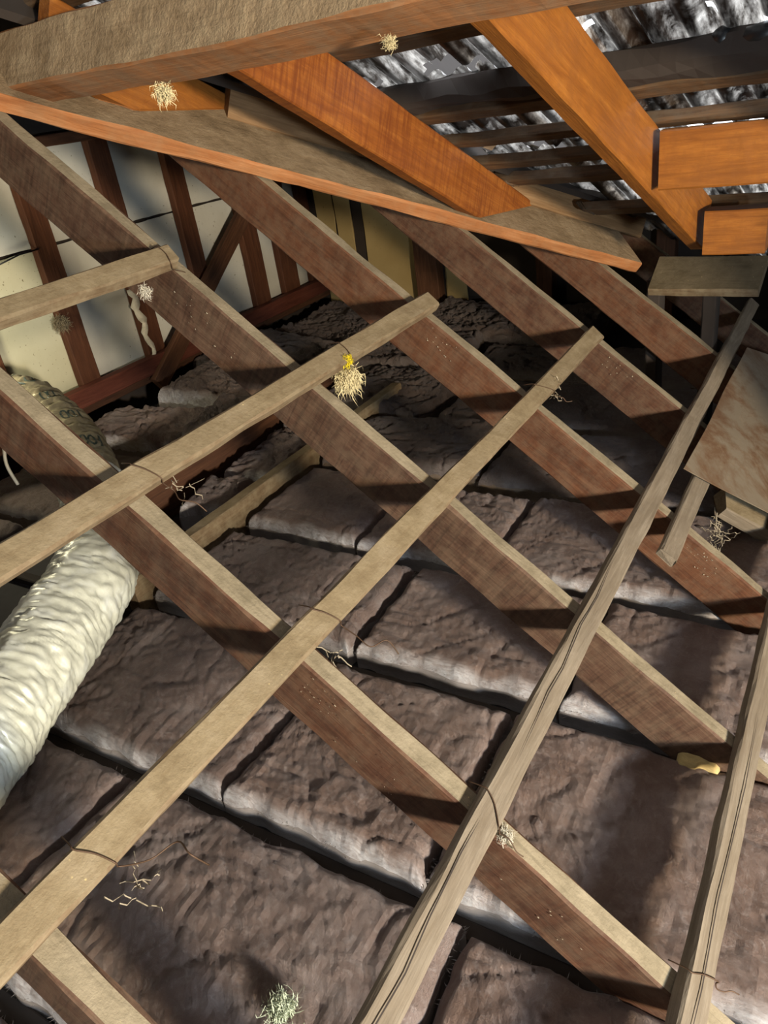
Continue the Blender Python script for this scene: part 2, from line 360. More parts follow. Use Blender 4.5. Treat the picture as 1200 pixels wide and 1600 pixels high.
for y0, hh in ((1.6, 1.2), (0.9, 0.7)):
    timber('post', Vector((4.56, y0, -1.37)), ZZ, -XX, hh, 0.1, 0.09, (BRN, BRN), parent=wb)
pz = [(1.28, -1.37), (3.9, -1.37), (3.9, -1.15), (1.28, 0.10)]
wp = link('light_blocker', [Vector((x, -0.80, z)) for x, z in pz] + [Vector((x, -0.86, z)) for x, z in pz], [(0, 1, 2, 3), (7, 6, 5, 4), (1, 0, 4, 5), (2, 1, 5, 6), (3, 2, 6, 7), (0, 3, 7, 4)], [DARKW])  # unseen panel added to keep the work light off the upper right
tag(wp, 'dark blocking panel added out of view on the right', kind='structure')
wr = slab('wall_right', -2.5, 4.64, -3.42, -3.36, -1.37, 2.4, DARKW)
tag(wr, 'dark far side wall out of view', kind='structure')

# ------------------------------------------------------------------ old roof: rafters and battens
W_, D_, BW, BT = 0.0385, 0.1287, 0.0484, 0.0278
FLOORCUT = (Vector((0, 0, -1.362)), ZZ)
rl = {
 0.171: (-1.2, 'rafter in the bottom left corner, grey dusty top, nearest of the sloping row', 1),
 0.678: (-1.76, 'long dark red-brown rafter nearest the silver duct, crossing its middle', 0),
 1.195: (-1.50, 'second full-length sloping rafter, saw-marked side, starting at the top left edge', 1),
 1.714: (-1.40, 'third sloping rafter, smooth red side, passing just left of the rusty sheet', 2),
 2.247: (-1.02, 'fourth sloping rafter, under the far tip of the batten that ends mid-roof', 0),
 2.762: (-0.68, 'fifth sloping rafter, orange patch of light on its side, under the valley board end', 2),
 3.277: (-0.30, 'farthest sloping rafter, mostly lost in the dark under the grey ledge plank', 0)}
raf = {}
for v, (u0, lab, mi) in rl.items():
    o = timber('rafter', OP(u0, v), UD, NN, 1.06 - u0, W_, D_, (OLD[mi], DUST), cut1=FLOORCUT, z0=-D_, y0=-0.0, seed=int(v * 100)) if False else None
    # local y = n x d = NN x UD ; keep v..v+W
    side = NN.cross(UD)
    off = 0 if side.x > 0 else -W_
    o = timber('rafter', OP(u0, v), UD, NN, 1.0 - u0, W_, D_, (OLD[mi], DUST), cut1=FLOORCUT, z0=-D_, y0=off, seed=int(v * 100), wob=0.003)
    raf[v] = tag(o, lab, 'rafter', 'old sloping rafters')
side = NN.cross(XX); offb = -BW if side.dot(UD) < 0 else 0
bl = [(-0.866, -1.2, 1.215, 'short weathered batten at the left edge, topmost of the old roof battens', BATTEN, BTOP),
      (-0.468, -0.9, 1.775, 'brown batten with a yellow wool tuft hanging from it', BATTEN, BTOP),
      (-0.095, -0.35, 2.255, 'long straight batten running corner to corner from bottom left to mid-right', BATTEN, BTOP),
      (0.288, -0.35, 3.45, 'long grey cracked batten running from the bottom centre up under the grey ledge plank', GREYB, GREYB),
      (0.682, -0.3, 3.2, 'grey batten at the right edge running under the rusty sheet', GREYB, GREYB)]
for u, v0, v1, lab, m1, m2 in bl:
    o = timber('roof_batten', OP(u, v0, 0.0005), XX, NN, v1 - v0, BW, BT, (m1, m2), y0=offb, seed=int(u * 100) + 300, wob=0.003, jag1=0.008)
    tag(o, lab, 'batten', 'old roof battens')
o = timber('roof_batten', OP(0.384, 1.545, 0.0005), XX, NN, 1.25, BW, 0.022, (GREYB, GREYB), y0=offb, seed=3, wob=0.003, jag0=0.008)
tag(o, 'short broken batten poking out from under the rusty sheet', 'batten', 'old roof battens')
# cracks of the grey battens
def crack(u, pts, n=0.0288):
    vs = []; fs = []
    for i, (x, du) in enumerate(pts):
        w = 0.0011 * (1.0 if 0 < i < len(pts) - 1 else 0.1)
        vs += [OP(u + du - w, x, n + 0.0004), OP(u + du + w, x, n + 0.0004)]
    for i in range(len(pts) - 1): fs.append((2 * i, 2 * i + 1, 2 * i + 3, 2 * i + 2))
    return vs, fs
# ------------------------------------------------------------------ valley board and plank
BD = (XX * 1 + UD * 0.733).normalized()
b0 = OP(-1.353 - 0.733 * 0.34, 0.90, 0.001)
sd = NN.cross(BD); sgn = 1 if sd.dot(UD) < 0 else -1
o = timber('valley_board', b0, BD, NN, 2.50, 0.235, 0.040, (BEDGE, BIGD), y0=0 if sgn > 0 else -0.235, wob=0.004, seed=11, bev=0.005)
tag(o, 'broad dust-covered valley board with an orange front edge lying on the rafters', 'board')
acr = sd * sgn
o = timber('valley_rafter', b0 + acr * 0.185 + NN * 0.042 + BD * 0.95, BD, ZZ, 1.67, 0.045, 0.17, (PALE, BIGD), seed=12, wob=0.003)
tag(o, 'brown plank standing on edge behind the valley board', 'board')
o = timber('valley_flashing', b0 + acr * 0.23 + NN * 0.045 + BD * 1.05 + ZZ * 0.175, BD, ZZ, 1.1, 0.06, 0.004, (FLASH, FLASH), seed=13, wob=0.006, bev=0.001)
tag(o, 'thin bent pale metal flashing strip above the valley plank', 'flashing')

# ------------------------------------------------------------------ new roof over: rafters along +X falling
DN = Vector((0.889, -0.09, -0.449)).normalized(); YV = Vector((0.0901, 0.889, 0)); YV = (YV - DN * YV.dot(DN)).normalized()
NR = DN.cross(YV).normalized()
if NR.z < 0: NR = -NR
F0 = Vector((2.323, 1.054, -0.385))
def RP(s, tt, n=0.0): return F0 + DN * s + YV * tt + NR * n
BCUT = (OP(0, 0, 0.043), NN)
RH = 0.15
def nrafter(tt, s0, s1, lab, mats, cut=None, w=0.042):
    sidev = NR.cross(DN); off = 0 if sidev.dot(YV) > 0 else -w
    o = timber('new_rafter', RP(s0, tt), DN, NR, s1 - s0, w, RH, mats, y0=off, cut1=cut, seed=int(tt * 100) + 500, wob=0.002)
    return tag(o, lab, 'rafter', 'new pine rafters overhead')
nrafter(0.445, -1.20, 0.3, 'orange pine rafter end resting on the left part of the valley board', (PINE, PINE), BCUT)
nrafter(0.0, -1.165, 0.06, 'saw-marked orange rafter in the top centre landing on the valley board', (PINES, PINE), BCUT)
nrafter(-0.580, -1.175, 0.39, 'bright orange rafter at top right with a pine trimmer butted to it', (PINE, PINE), None)
nrafter(-1.2, -1.18, 0.6, 'orange pine rafter carrying the far end of the trimmer', (PINE, PINE), None)
# big dusty purlin near the lens
DB = Vector((0.105, 0.994, 0.014)).normalized()
q0 = Vector((1.076, 0, 0.098))
nb = Vector((0.449, 0.0, 0.889)); nb = (nb - DB * nb.dot(DB)).normalized()
sv = nb.cross(DB); o = timber('purlin_beam', q0 - DB * 1.6, DB, nb, 4.2, 0.088, 0.13, (BIGS, BIGD2), y0=0 if sv.x > 0 else -0.088, wob=0.004, seed=21, bev=0.005)
me = o.data                                       # the face that looks up the slope carries the thick dust
fi = 7 if sv.x > 0 else 3
for p in me.polygons:
    if p.index < (len(me.polygons) - 2) and p.index % 8 == fi: p.material_index = 1
tag(o, 'massive timber across the top left, thick lumpy dust over orange-brown wood', 'beam')
# roof battens on the new rafters
VC = (OP(0, 0, 0.10), NN)
def rbat(s, w, h, n0, lab, mats, t0=-1.4, t1=1.6, seed=1):
    sidev = NR.cross(-YV); off = 0 if sidev.dot(DN) > 0 else -w
    o = timber('tile_batten', RP(s, t1, n0), -YV, NR, t1 - t0, w, h, mats, y0=off - (w if off == 0 else -w) * 0, seed=seed, wob=0.003, cut0=VC)
    return tag(o, lab, 'batten', 'roof battens under the iron')
DKB = wood('roof_batten_wood', (0.05, 0.028, 0.014), (0.12, 0.065, 0.03), (0.24, 0.13, 0.06), dirt=(0.10, 0.075, 0.05), dirtamt=0.6)
for i, (s, w, h, n0, lab) in enumerate([
    (-1.62, 0.05, 0.035, RH, 'first roof batten behind the massive dusty beam, hidden from most angles'),
    (-1.19, 0.05, 0.035, RH, 'roof batten above the massive dusty beam'),
    (-0.78, 0.055, 0.035, RH, 'topmost visible roof batten, touching the edge of the massive dusty beam'),
    (-0.405, 0.055, 0.035, RH, 'roof batten carrying a thick dark torn board'),
    (-0.215, 0.04, 0.030, RH, 'roof batten directly above the pine trimmer'),
    (-0.045, 0.045, 0.032, RH, 'roof batten meeting the top of the saw-marked orange rafter'),
    (0.12, 0.05, 0.035, RH, 'lowest roof batten, dark, near the foot of the saw-marked rafter'),
    (0.45, 0.05, 0.035, RH, 'roof batten beyond the pine trimmer in the dark')]):
    rbat(s, w, h, n0, lab, (DKB, DKB), seed=40 + i)
o = timber('torn_board', RP(-0.47, 1.5, RH + 0.003), -YV, NR, 2.9, 0.055, 0.06, (DARKW, BRN), y0=0, seed=60, wob=0.012, bev=0.012, cut0=VC)
tag(o, 'dark ragged board lying along a roof batten under the iron', 'board')
# corrugated iron
def iron(t0, t1, s0, s1, lab, seed, n0):
    rnd = random.Random(seed); pit = 0.0755; ribs = []; nx = int((s1 - s0) / 0.02); ny = int((t1 - t0) / pit * 10); vs = []; fs = []
    for i in range(nx + 1):
        for j in range(ny + 1):
            s = s0 + (s1 - s0) * i / nx; tt = t0 + (t1 - t0) * j / ny
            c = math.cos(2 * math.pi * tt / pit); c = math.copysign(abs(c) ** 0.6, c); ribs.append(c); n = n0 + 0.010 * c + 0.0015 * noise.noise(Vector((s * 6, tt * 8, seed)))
            vs.append(RP(s, tt, n))
    for i in range(nx):
        for j in range(ny):
            s = s0 + (s1 - s0) * (i + 0.5) / nx; tt = t0 + (t1 - t0) * (j + 0.5) / ny
            h = noise.noise(Vector((s * 12, tt * 9, 3.3)))
            near = min(abs(s + 0.50) / 0.05, abs(s + 0.27) / 0.035, abs(s - 0.04) / 0.04)
            if near < 1 and h > 0.05 + 0.25 * near: continue
            if RP(s, tt, n0).dot(NN) + 1 < 0.05: continue
            q = i * (ny + 1) + j; fs.append((q, q + 1, q + ny + 2, q + ny + 1))
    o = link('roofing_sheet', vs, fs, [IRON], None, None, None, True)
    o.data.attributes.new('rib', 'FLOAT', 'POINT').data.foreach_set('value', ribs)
    return tag(o, lab, 'roofing sheet', 'corrugated roofing sheets')
labs = ['corrugated iron sheet at the far right, above the black pipe', 'stained corrugated iron sheet above the right-hand bay beside the bright orange rafter',
        'corrugated iron sheet between the two orange rafters, right half', 'corrugated iron sheet between the two orange rafters, left half with the torn hole',
        'corrugated iron sheet over the upper left']
tt = -2.6; k = 0
spans = [(-3.4, -1.35), (-1.39, -0.58), (-0.62, -0.18), (-0.22, 0.42), (0.38, 2.6)]
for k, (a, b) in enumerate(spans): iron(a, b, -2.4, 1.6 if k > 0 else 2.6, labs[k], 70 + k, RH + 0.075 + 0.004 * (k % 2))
o = slab('ceiling', 0, 1, 0, 1, 0, 1, DARKW); bpy.data.objects.remove(o)
# dark old sarking beyond / around, closes the roof
def tval(s_, n_=0.10):
    a0 = RP(s_, 0, RH + 0.12); return (n_ - 1 - a0.dot(NN)) / YV.dot(NN)
vs = [RP(1.5, -3.4, RH + 0.12), RP(1.5, tval(1.5), RH + 0.12), RP(3.2, tval(3.2), RH + 0.12), RP(3.2, -3.4, RH + 0.12)]
o = link('ceiling', vs + [v + NR * 0.02 for v in vs], [(0, 1, 2, 3), (7, 6, 5, 4), (0, 4, 5, 1), (1, 5, 6, 2), (2, 6, 7, 3), (3, 7, 4, 0)], [DARKW])
tag(o, 'dark underside of the roof beyond the iron', kind='structure')
def closer(name, q, lab):
    nn_ = (q[1] - q[0]).cross(q[2] - q[0]).normalized() * 0.02
    o = link(name, q + [v + nn_ for v in q], [(0, 1, 2, 3), (7, 6, 5, 4), (0, 4, 5, 1), (1, 5, 6, 2), (2, 6, 7, 3), (3, 7, 4, 0)], [DARKW])
    return tag(o, lab, kind='structure')
ub = lambda x: -1.353 + 0.733 * (x - 1.24) - 0.20
closer('ceiling', [OP(ub(-2.6), -2.6, 0.13), OP(ub(4.65), 4.65, 0.13), OP(-4.4, 4.65, 0.13), OP(-4.9, -2.6, 0.13)], 'dark underside of the roof left of the valley board')
closer('ceiling', [RP(-2.35, -3.4, RH + 0.13), RP(-2.35, 3.4, RH + 0.13), RP(-5.5, 3.4, RH + 0.13), RP(-5.5, -3.4, RH + 0.13)], 'dark roof underside behind the viewer')
tag(slab('wall_rear', -2.56, -2.5, -3.4, 3.6, -1.37, 2.4, DARKW), 'dark wall behind the viewer', kind='structure')

# trimmer, block, ledge plank, pipe
o = timber('trimmer', Vector((2.10, 0.470, -0.305)), -YY, ZZ, 1.02, 0.045, 0.135, (PINE, PINE), y0=0, seed=80, wob=0.0015)
tag(o, 'orange pine trimmer butted square against the bright orange rafter', 'timber')
o = timber('packing_block', Vector((2.50, 0.425, -0.555)), -YY, ZZ, 0.17, 0.09, 0.125, (PINE, BRN), seed=81, wob=0.0015)
tag(o, 'short orange pine block below the trimmer', 'timber')
p1 = on_z(1014, 449, -0.72); p2 = on_z(1186, 451, -0.72)
o = plank_between('ledge_plank', p2 - ZZ * 0.03, p1 - ZZ * 0.03, Vector((-0.55, 0, 0.83)), 0.16, 0.03, (BATTEN, LEDG), seed=82, y0=-0.16, wob=0.003, bev=0.006)
tag(o, 'grey-brown dusty plank lying flat below the orange block', 'plank')
for yy in (0.47, 0.66):
    o = timber('plank_bearer', Vector((2.95, yy, -1.37)), ZZ, XX, 0.66, 0.045, 0.09, (DARKW, DARKW), z0=-0.12, seed=83)
    tag(o, 'dark upright carrying the flat grey-brown plank, ' + ('right one' if yy < 0.5 else 'left one'), 'post', 'uprights below the plank')
o = tube('black_pipe', spline([ray(1112, 56) * 1.55, ray(1150, 62) * 1.55, ray(1200, 50) * 1.5, ray(1290, 20) * 1.5], 6), [0.004, 0.013] + [0.021] * 17, BLACK, sides=12)
tag(o, 'black rubbery pipe end poking in at the top right corner', 'pipe')

# rusty sheet + offcut
poly = [(1.90, 0.350), (2.29, 0.338), (2.86, 0.352), (3.10, 0.60), (3.10, 1.0), (2.16, 1.0)]
NXs, NYs = 26, 20; vs = []; fs = []
for i in range(NXs + 1):
    for j in range(NYs + 1):
        a = i / NXs; b = j / NYs
        L0 = Vector((1.90 + 0.26 * b, 0.345 + 0.655 * b)); R0 = Vector((2.86 + 0.3 * min(1, b * 2.2), 0.352 + 0.648 * b))
        p = L0.lerp(R0, a); nz = 0.036 + 0.012 * noise.noise(Vector((p.x * 3, p.y * 3, 2))) + 0.012 * (1 - b) * a
        vs.append(OP(p.y, p.x, nz + 0.006))
for i in range(NXs):
    for j in range(NYs):
        q = i * (NYs + 1) + j; fs.append((q, q + 1, q + NYs + 2, q + NYs + 1))
o = link('rusty_sheet', vs, fs, [RUST], None, None, None, False)
o.modifiers.new('thick', 'SOLIDIFY').thickness = 0.003
tag(o, 'flat rust-stained metal sheet lying on the battens at the right edge', 'metal sheet')
a = on_old(1124, 800, -0.06); b = on_old(1210, 848, -0.06)
o = timber('offcut_timber', a, b - a, NN, 0.5, 0.10, 0.045, (GREYB, BTOP), y0=0, z0=-0.02, seed=84, wob=0.004, jag0=0.01)
tag(o, 'dusty rough-ended timber under the rusty sheet, trailing cobweb', 'timber')

# ------------------------------------------------------------------ timbers on the ceiling
o = timber('hanging_beam', Vector((1.22, 1.83, -1.37)), XX, ZZ, 1.75, 0.05, 0.155, (BATTEN, BTOP), seed=90, wob=0.003)
tag(o, 'dull yellow-brown beam lying across the ceiling between insulation pieces', 'beam')
o = timber('upright_board', Vector((1.45, 2.25, -1.37)), XX, ZZ, 1.7, 0.045, 0.235, (BRN, BRN), seed=91, wob=0.003)
tag(o, 'deep dark brown board on edge behind the torn insulation scraps', 'board')

# ------------------------------------------------------------------ insulation
def batt(x0, x1, y0, y1, lab, mat=0, z=-1.27, base=-1.365, rot=0.0, tilt=(0, 0), seed=1, rough=1.0, rag=0.012, rad=0.034, cell=0.0095, fibres=True, mats=None, group='insulation batts on the ceiling'):
    cx, cy = (x0 + x1) / 2, (y0 + y1) / 2; wx, wy = (x1 - x0) / 2, (y1 - y0) / 2
    nx = max(8, int(2 * wx / cell)); ny = max(8, int(2 * wy / cell)); sx = seed * 3.17
    top = z - base; vs = []; fs = []; mi = []; idx = {}
    def warp(v):          # common coordinate of the grid, denser at the rim
        return math.copysign(1 - (1 - abs(v)) ** 1.35, v)
    for i in range(nx + 1):
        for j in range(ny + 1):
            a = warp(2 * i / nx - 1); b = warp(2 * j / ny - 1); X = a * wx; Y = b * wy
            e = min(wx - abs(X), wy - abs(Y)); P = Vector((X + sx, Y, sx))
            h = 0.013 * noise.noise(P * 2.6) + 0.005 * noise.noise(P * 7) + 0.0042 * noise.noise(P * 17) + 0.0034 * noise.noise(P * 38) + 0.0022 * noise.noise(P * 75)
            w1 = abs(noise.noise(P * 5 + Vector((noise.noise(P * 3), 0, 0)) * 1.5)); h += -0.007 * max(0, 0.06 - w1) / 0.06
            w2 = abs(noise.noise(Vector((P.x * 9, P.y * 4, sx + 4)))); h += -0.004 * max(0, 0.10 - w2) / 0.10
            w3 = abs(noise.noise(Vector((P.x * 14 + 2 * noise.noise(P * 4), P.y * 26, sx + 9)))); h += 0.005 * max(0, 0.10 - w3) / 0.10 * (1 if noise.noise(P * 3.3) > 0 else 0)
            h *= rough
            r = min(1.0, max(0.0, e / rad)); fall = 1 - math.sqrt(max(0, 1 - (1 - r) ** 2))
            k = 1 - min(1, e / 0.05)
            dx = rag * noise.noise(Vector((Y * 16, sx, 1))) * k * (1 if a > 0 else -1) if abs(X) > abs(wx) - 0.05 else 0
            dy = rag * noise.noise(Vector((X * 16, sx, 2))) * k * (1 if b > 0 else -1) if abs(Y) > abs(wy) - 0.05 else 0
            vs.append(Vector((X + dx, Y + dy, top + h - fall * top * 0.42 + tilt[0] * X + tilt[1] * Y)))
    G = lambda i, j: i * (ny + 1) + j
    for i in range(nx):
        for j in range(ny):
            fs.append((G(i, j), G(i + 1, j), G(i + 1, j + 1), G(i, j + 1)))
            mi.append(0)
    rim = [G(i, 0) for i in range(nx + 1)] + [G(nx, j) for j in range(1, ny + 1)] + [G(i, ny) for i in range(nx - 1, -1, -1)] + [G(0, j) for j in range(ny - 1, 0, -1)]
    n0 = len(vs); L = len(rim)
    for lev in (0.55, 0.0):
        for q in rim:
            v = vs[q]; w = 0.006 * noise.noise(Vector((v.x * 20, v.y * 20, lev * 5 + sx)))
            vs.append(Vector((v.x + w, v.y + w, v.z * lev)))
    for k in range(L):
        k2 = (k + 1) % L
        fs.append((rim[k2], rim[k], n0 + k, n0 + k2)); mi.append(1)
        fs.append((n0 + k2, n0 + k, n0 + L + k, n0 + L + k2)); mi.append(1)
    fs.append(tuple(n0 + L + k for k in range(L - 1, -1, -1))[::-1]); mi.append(1)
    m = Matrix.Translation(Vector((cx, cy, base))) @ Matrix.Rotation(rot, 4, 'Z')
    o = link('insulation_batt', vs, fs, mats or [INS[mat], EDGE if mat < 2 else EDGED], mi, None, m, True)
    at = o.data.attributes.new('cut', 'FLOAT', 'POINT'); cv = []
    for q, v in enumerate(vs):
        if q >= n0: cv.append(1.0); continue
        e = v.x + wx; cv.append(max(0.0, 1 - max(0, e) / (0.024 + 0.020 * noise.noise(Vector((v.y * 14, sx, 5))))) * (1 if mat < 2 else 0.25))  # painted bright rim, only on the side that faces the light
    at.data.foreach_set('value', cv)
    tag(o, lab, 'insulation', group)
    if fibres:
        rnd = random.Random(seed * 13); fv = []; ff = []
        for k in range(int(L * 1.6)):
            q = vs[rim[rnd.randrange(L)]]; base_p = q + Vector((0, 0, rnd.uniform(-0.01, 0.012)))
            if noise.noise(Vector((q.x * 9, q.y * 9, sx))) < -0.05: continue
            d = Vector((q.x / wx if abs(q.x) > wx * 0.9 else rnd.uniform(-1, 1) * 0.6, q.y / wy if abs(q.y) > wy * 0.9 else rnd.uniform(-1, 1) * 0.6, rnd.uniform(0.0, 1.2))).normalized()
            ln = rnd.uniform(0.004, 0.013); w = Vector((-d.y, d.x, 0)) * 0.0011
            n = len(fv); fv += [base_p - w, base_p + w, base_p + d * ln + w * 0.3, ]
            ff.append((n, n + 1, n + 2))
        if ff:
            f = link('edge_fibres', fv, ff, [EDGE], None, o, m); f['kind'] = 'stuff'
    return o
B = batt
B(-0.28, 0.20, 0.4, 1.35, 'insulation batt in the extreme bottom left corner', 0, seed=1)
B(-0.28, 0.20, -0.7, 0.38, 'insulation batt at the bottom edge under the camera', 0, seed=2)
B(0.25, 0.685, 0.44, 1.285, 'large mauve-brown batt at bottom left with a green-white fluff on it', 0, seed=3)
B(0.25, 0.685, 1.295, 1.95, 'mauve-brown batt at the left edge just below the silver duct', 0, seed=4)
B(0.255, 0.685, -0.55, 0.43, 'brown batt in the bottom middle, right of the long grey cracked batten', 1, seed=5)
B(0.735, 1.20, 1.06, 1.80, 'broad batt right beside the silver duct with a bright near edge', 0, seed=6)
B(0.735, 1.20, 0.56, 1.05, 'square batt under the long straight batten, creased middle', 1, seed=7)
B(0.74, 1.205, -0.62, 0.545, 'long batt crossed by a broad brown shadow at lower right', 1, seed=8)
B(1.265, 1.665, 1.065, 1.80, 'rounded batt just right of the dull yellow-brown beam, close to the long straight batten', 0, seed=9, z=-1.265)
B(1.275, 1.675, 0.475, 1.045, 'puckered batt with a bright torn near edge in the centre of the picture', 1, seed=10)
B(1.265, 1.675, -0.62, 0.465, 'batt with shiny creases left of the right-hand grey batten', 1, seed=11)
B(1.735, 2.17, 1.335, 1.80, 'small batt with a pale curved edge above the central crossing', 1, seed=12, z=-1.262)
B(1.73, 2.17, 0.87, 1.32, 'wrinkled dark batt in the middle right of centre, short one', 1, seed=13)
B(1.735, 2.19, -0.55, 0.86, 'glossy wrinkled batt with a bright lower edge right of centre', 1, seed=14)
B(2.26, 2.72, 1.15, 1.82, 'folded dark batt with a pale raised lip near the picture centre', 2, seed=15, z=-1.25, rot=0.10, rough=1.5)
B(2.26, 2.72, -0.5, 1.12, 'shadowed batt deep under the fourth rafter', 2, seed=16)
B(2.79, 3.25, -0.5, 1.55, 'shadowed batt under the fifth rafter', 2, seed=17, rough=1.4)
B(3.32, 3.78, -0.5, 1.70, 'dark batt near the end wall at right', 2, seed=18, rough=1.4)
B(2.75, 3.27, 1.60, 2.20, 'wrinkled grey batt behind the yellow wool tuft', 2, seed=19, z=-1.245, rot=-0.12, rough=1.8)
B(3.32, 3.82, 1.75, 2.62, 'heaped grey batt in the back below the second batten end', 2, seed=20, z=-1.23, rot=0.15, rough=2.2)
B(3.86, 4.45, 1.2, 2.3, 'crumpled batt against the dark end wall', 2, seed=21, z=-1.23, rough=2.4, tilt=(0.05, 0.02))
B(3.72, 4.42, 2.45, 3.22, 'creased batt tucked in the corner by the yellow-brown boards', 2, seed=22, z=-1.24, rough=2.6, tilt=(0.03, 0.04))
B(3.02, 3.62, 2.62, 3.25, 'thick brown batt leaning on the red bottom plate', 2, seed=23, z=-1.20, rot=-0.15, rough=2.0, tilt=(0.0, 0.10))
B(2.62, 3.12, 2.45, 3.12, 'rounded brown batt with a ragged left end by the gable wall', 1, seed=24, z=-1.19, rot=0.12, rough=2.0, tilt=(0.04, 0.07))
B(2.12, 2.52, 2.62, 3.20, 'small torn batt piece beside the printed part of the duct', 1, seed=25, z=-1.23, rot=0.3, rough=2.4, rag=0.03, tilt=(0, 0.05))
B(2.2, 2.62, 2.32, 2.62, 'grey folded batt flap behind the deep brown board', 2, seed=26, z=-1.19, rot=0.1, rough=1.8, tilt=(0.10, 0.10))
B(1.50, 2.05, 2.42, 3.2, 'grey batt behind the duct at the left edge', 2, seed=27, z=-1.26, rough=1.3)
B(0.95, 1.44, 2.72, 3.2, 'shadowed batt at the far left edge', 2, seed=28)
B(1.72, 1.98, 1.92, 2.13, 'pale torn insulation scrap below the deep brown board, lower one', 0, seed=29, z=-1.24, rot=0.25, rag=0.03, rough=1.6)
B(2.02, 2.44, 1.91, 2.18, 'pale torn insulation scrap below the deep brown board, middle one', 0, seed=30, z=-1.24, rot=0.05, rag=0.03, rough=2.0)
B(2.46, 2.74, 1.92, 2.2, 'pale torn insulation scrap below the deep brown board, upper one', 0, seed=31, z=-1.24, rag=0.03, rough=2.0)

# ------------------------------------------------------------------ flexible duct
cp = [(-0.05, 1.26, -1.12), (0.40, 1.50, -1.14), (0.59, 1.57, -1.13), (0.82, 1.665, -1.115), (1.08, 1.79, -1.10), (1.33, 2.05, -1.11), (1.58, 2.40, -1.06), (1.73, 2.71, -0.99), (1.76, 2.95, -0.92), (1.62, 3.08, -0.93), (1.40, 3.12, -1.02)]
path = spline(cp, 52); RAD = 0.122; SD = 96
def dframe(i):
    p = path[i]; tq = (path[min(i + 1, len(path) - 1)] - path[max(i - 1, 0)]).normalized()
    a = tq.cross(ZZ).normalized(); b = a.cross(tq); return p, tq, a, b
def dpt(i, g, extra=0.0):
    i0 = int(i); p, tq, a, b = dframe(min(i0, len(path) - 1)); fr = i - i0
    if fr > 0 and i0 + 1 < len(path):
        p = p.lerp(path[i0 + 1], fr)
    s = i * 0.0065
    c, sn = math.cos(g), math.sin(g)
    tw = s * 38 + 1.5 * noise.noise(Vector((c * 1.5, sn * 1.5, s * 5))) * 2.2 + 0.8 * math.sin(g * 1.0 + s * 9)
    fz = abs(noise.noise(Vector((c * 1.3 + 4, sn * 1.3, s * 21 + 1.2 * math.sin(g + 5 * noise.noise(Vector((s * 2, 0, 0))))))))
    fz2 = abs(noise.noise(Vector((c * 2.4, sn * 2.4 + 9, s * 45 + g * 0.8))))
    r = RAD * (0.97 if i < 290 else 0.93) * (1 + 0.018 * math.sin(tw * 2.2) * (0.4 + noise.noise(Vector((c * 2, sn * 2, s * 3))))) + 0.004 * noise.noise(Vector((c * 4, sn * 4, s * 40))) + 0.007 * noise.noise(Vector((c * 1.8, sn * 1.8, s * 7)))
    if i > 285: r += 0.003 * math.sin(s * 95 + 1.2 * noise.noise(Vector((c, sn, s * 4))))
    r += 0.012 * (0.22 - min(fz, 0.35)) + 0.005 * (0.2 - min(fz2, 0.3))
    r -= 0.005 * max(0, 0.10 - abs(noise.noise(Vector((c * 1.6 + s * 3, sn * 1.6, s * 24))))) / 0.10
    return p + (a * c + b * sn) * (r + extra)
duct = empty('flexible_duct', path[60])
tag(duct, 'fat flexible air duct, white wrinkled sleeve in front and printed foil behind', 'duct')
for nm, i0, i1, mat in (('sleeve', 0, 292, DUCT), ('foil_jacket', 292, len(path) - 1, FOIL)):
    vs = []; fs = []
    for i in range(i0, i1 + 1):
        for k in range(SD): vs.append(dpt(i, 2 * math.pi * k / SD))
    for i in range(i1 - i0):
        for k in range(SD):
            k2 = (k + 1) % SD; fs.append((i * SD + k, i * SD + k2, (i + 1) * SD + k2, (i + 1) * SD + k))
    link(nm, vs, fs, [mat], None, duct, None, True)
# printed characters on the foil: bars, rings and hooks
def ring(ic, gc, ri, rg, n=14, a0=0, a1=6.283):
    return [(ic + ri * math.cos(a0 + (a1 - a0) * q / n), gc + rg * math.sin(a0 + (a1 - a0) * q / n)) for q in range(n + 1)]
G0 = 0.95
marks = []
for ic, gc in ((312, G0 + .1), (344, G0 + .25), (376, G0 + .35)):
    marks += [ring(ic, gc, 5.0, 0.11), ring(ic, gc + 0.26, 5.0, 0.11), [(ic - 5.5, gc - 0.25), (ic + 5.5, gc - 0.25)]]
for ic, gc in ((404, G0 + .4), (424, G0 + .5)):
    marks += [ring(ic, gc, 5.0, 0.2, a0=0.6, a1=5.4), [(ic - 4, gc + .35), (ic + 4, gc + .5)]]
for bi, mk in enumerate(marks):
    vs = []; fs = []
    for q, (i, g) in enumerate(mk):
        i2, g2 = mk[min(q + 1, len(mk) - 1)]; i1_, g1 = mk[max(q - 1, 0)]
        di, dg = i2 - i1_, (g2 - g1) * RAD / 0.0065; ln = math.hypot(di, dg) or 1; w = 0.6
        oi, og = -dg / ln * w, di / ln * w * 0.0065 / RAD
        vs += [dpt(i - oi, g - og, 0.0015), dpt(i + oi, g + og, 0.0015)]
    for q in range(len(mk) - 1): fs.append((2 * q, 2 * q + 1, 2 * q + 3, 2 * q + 2))
    link('printed_mark', vs, fs, [INK], None, duct)

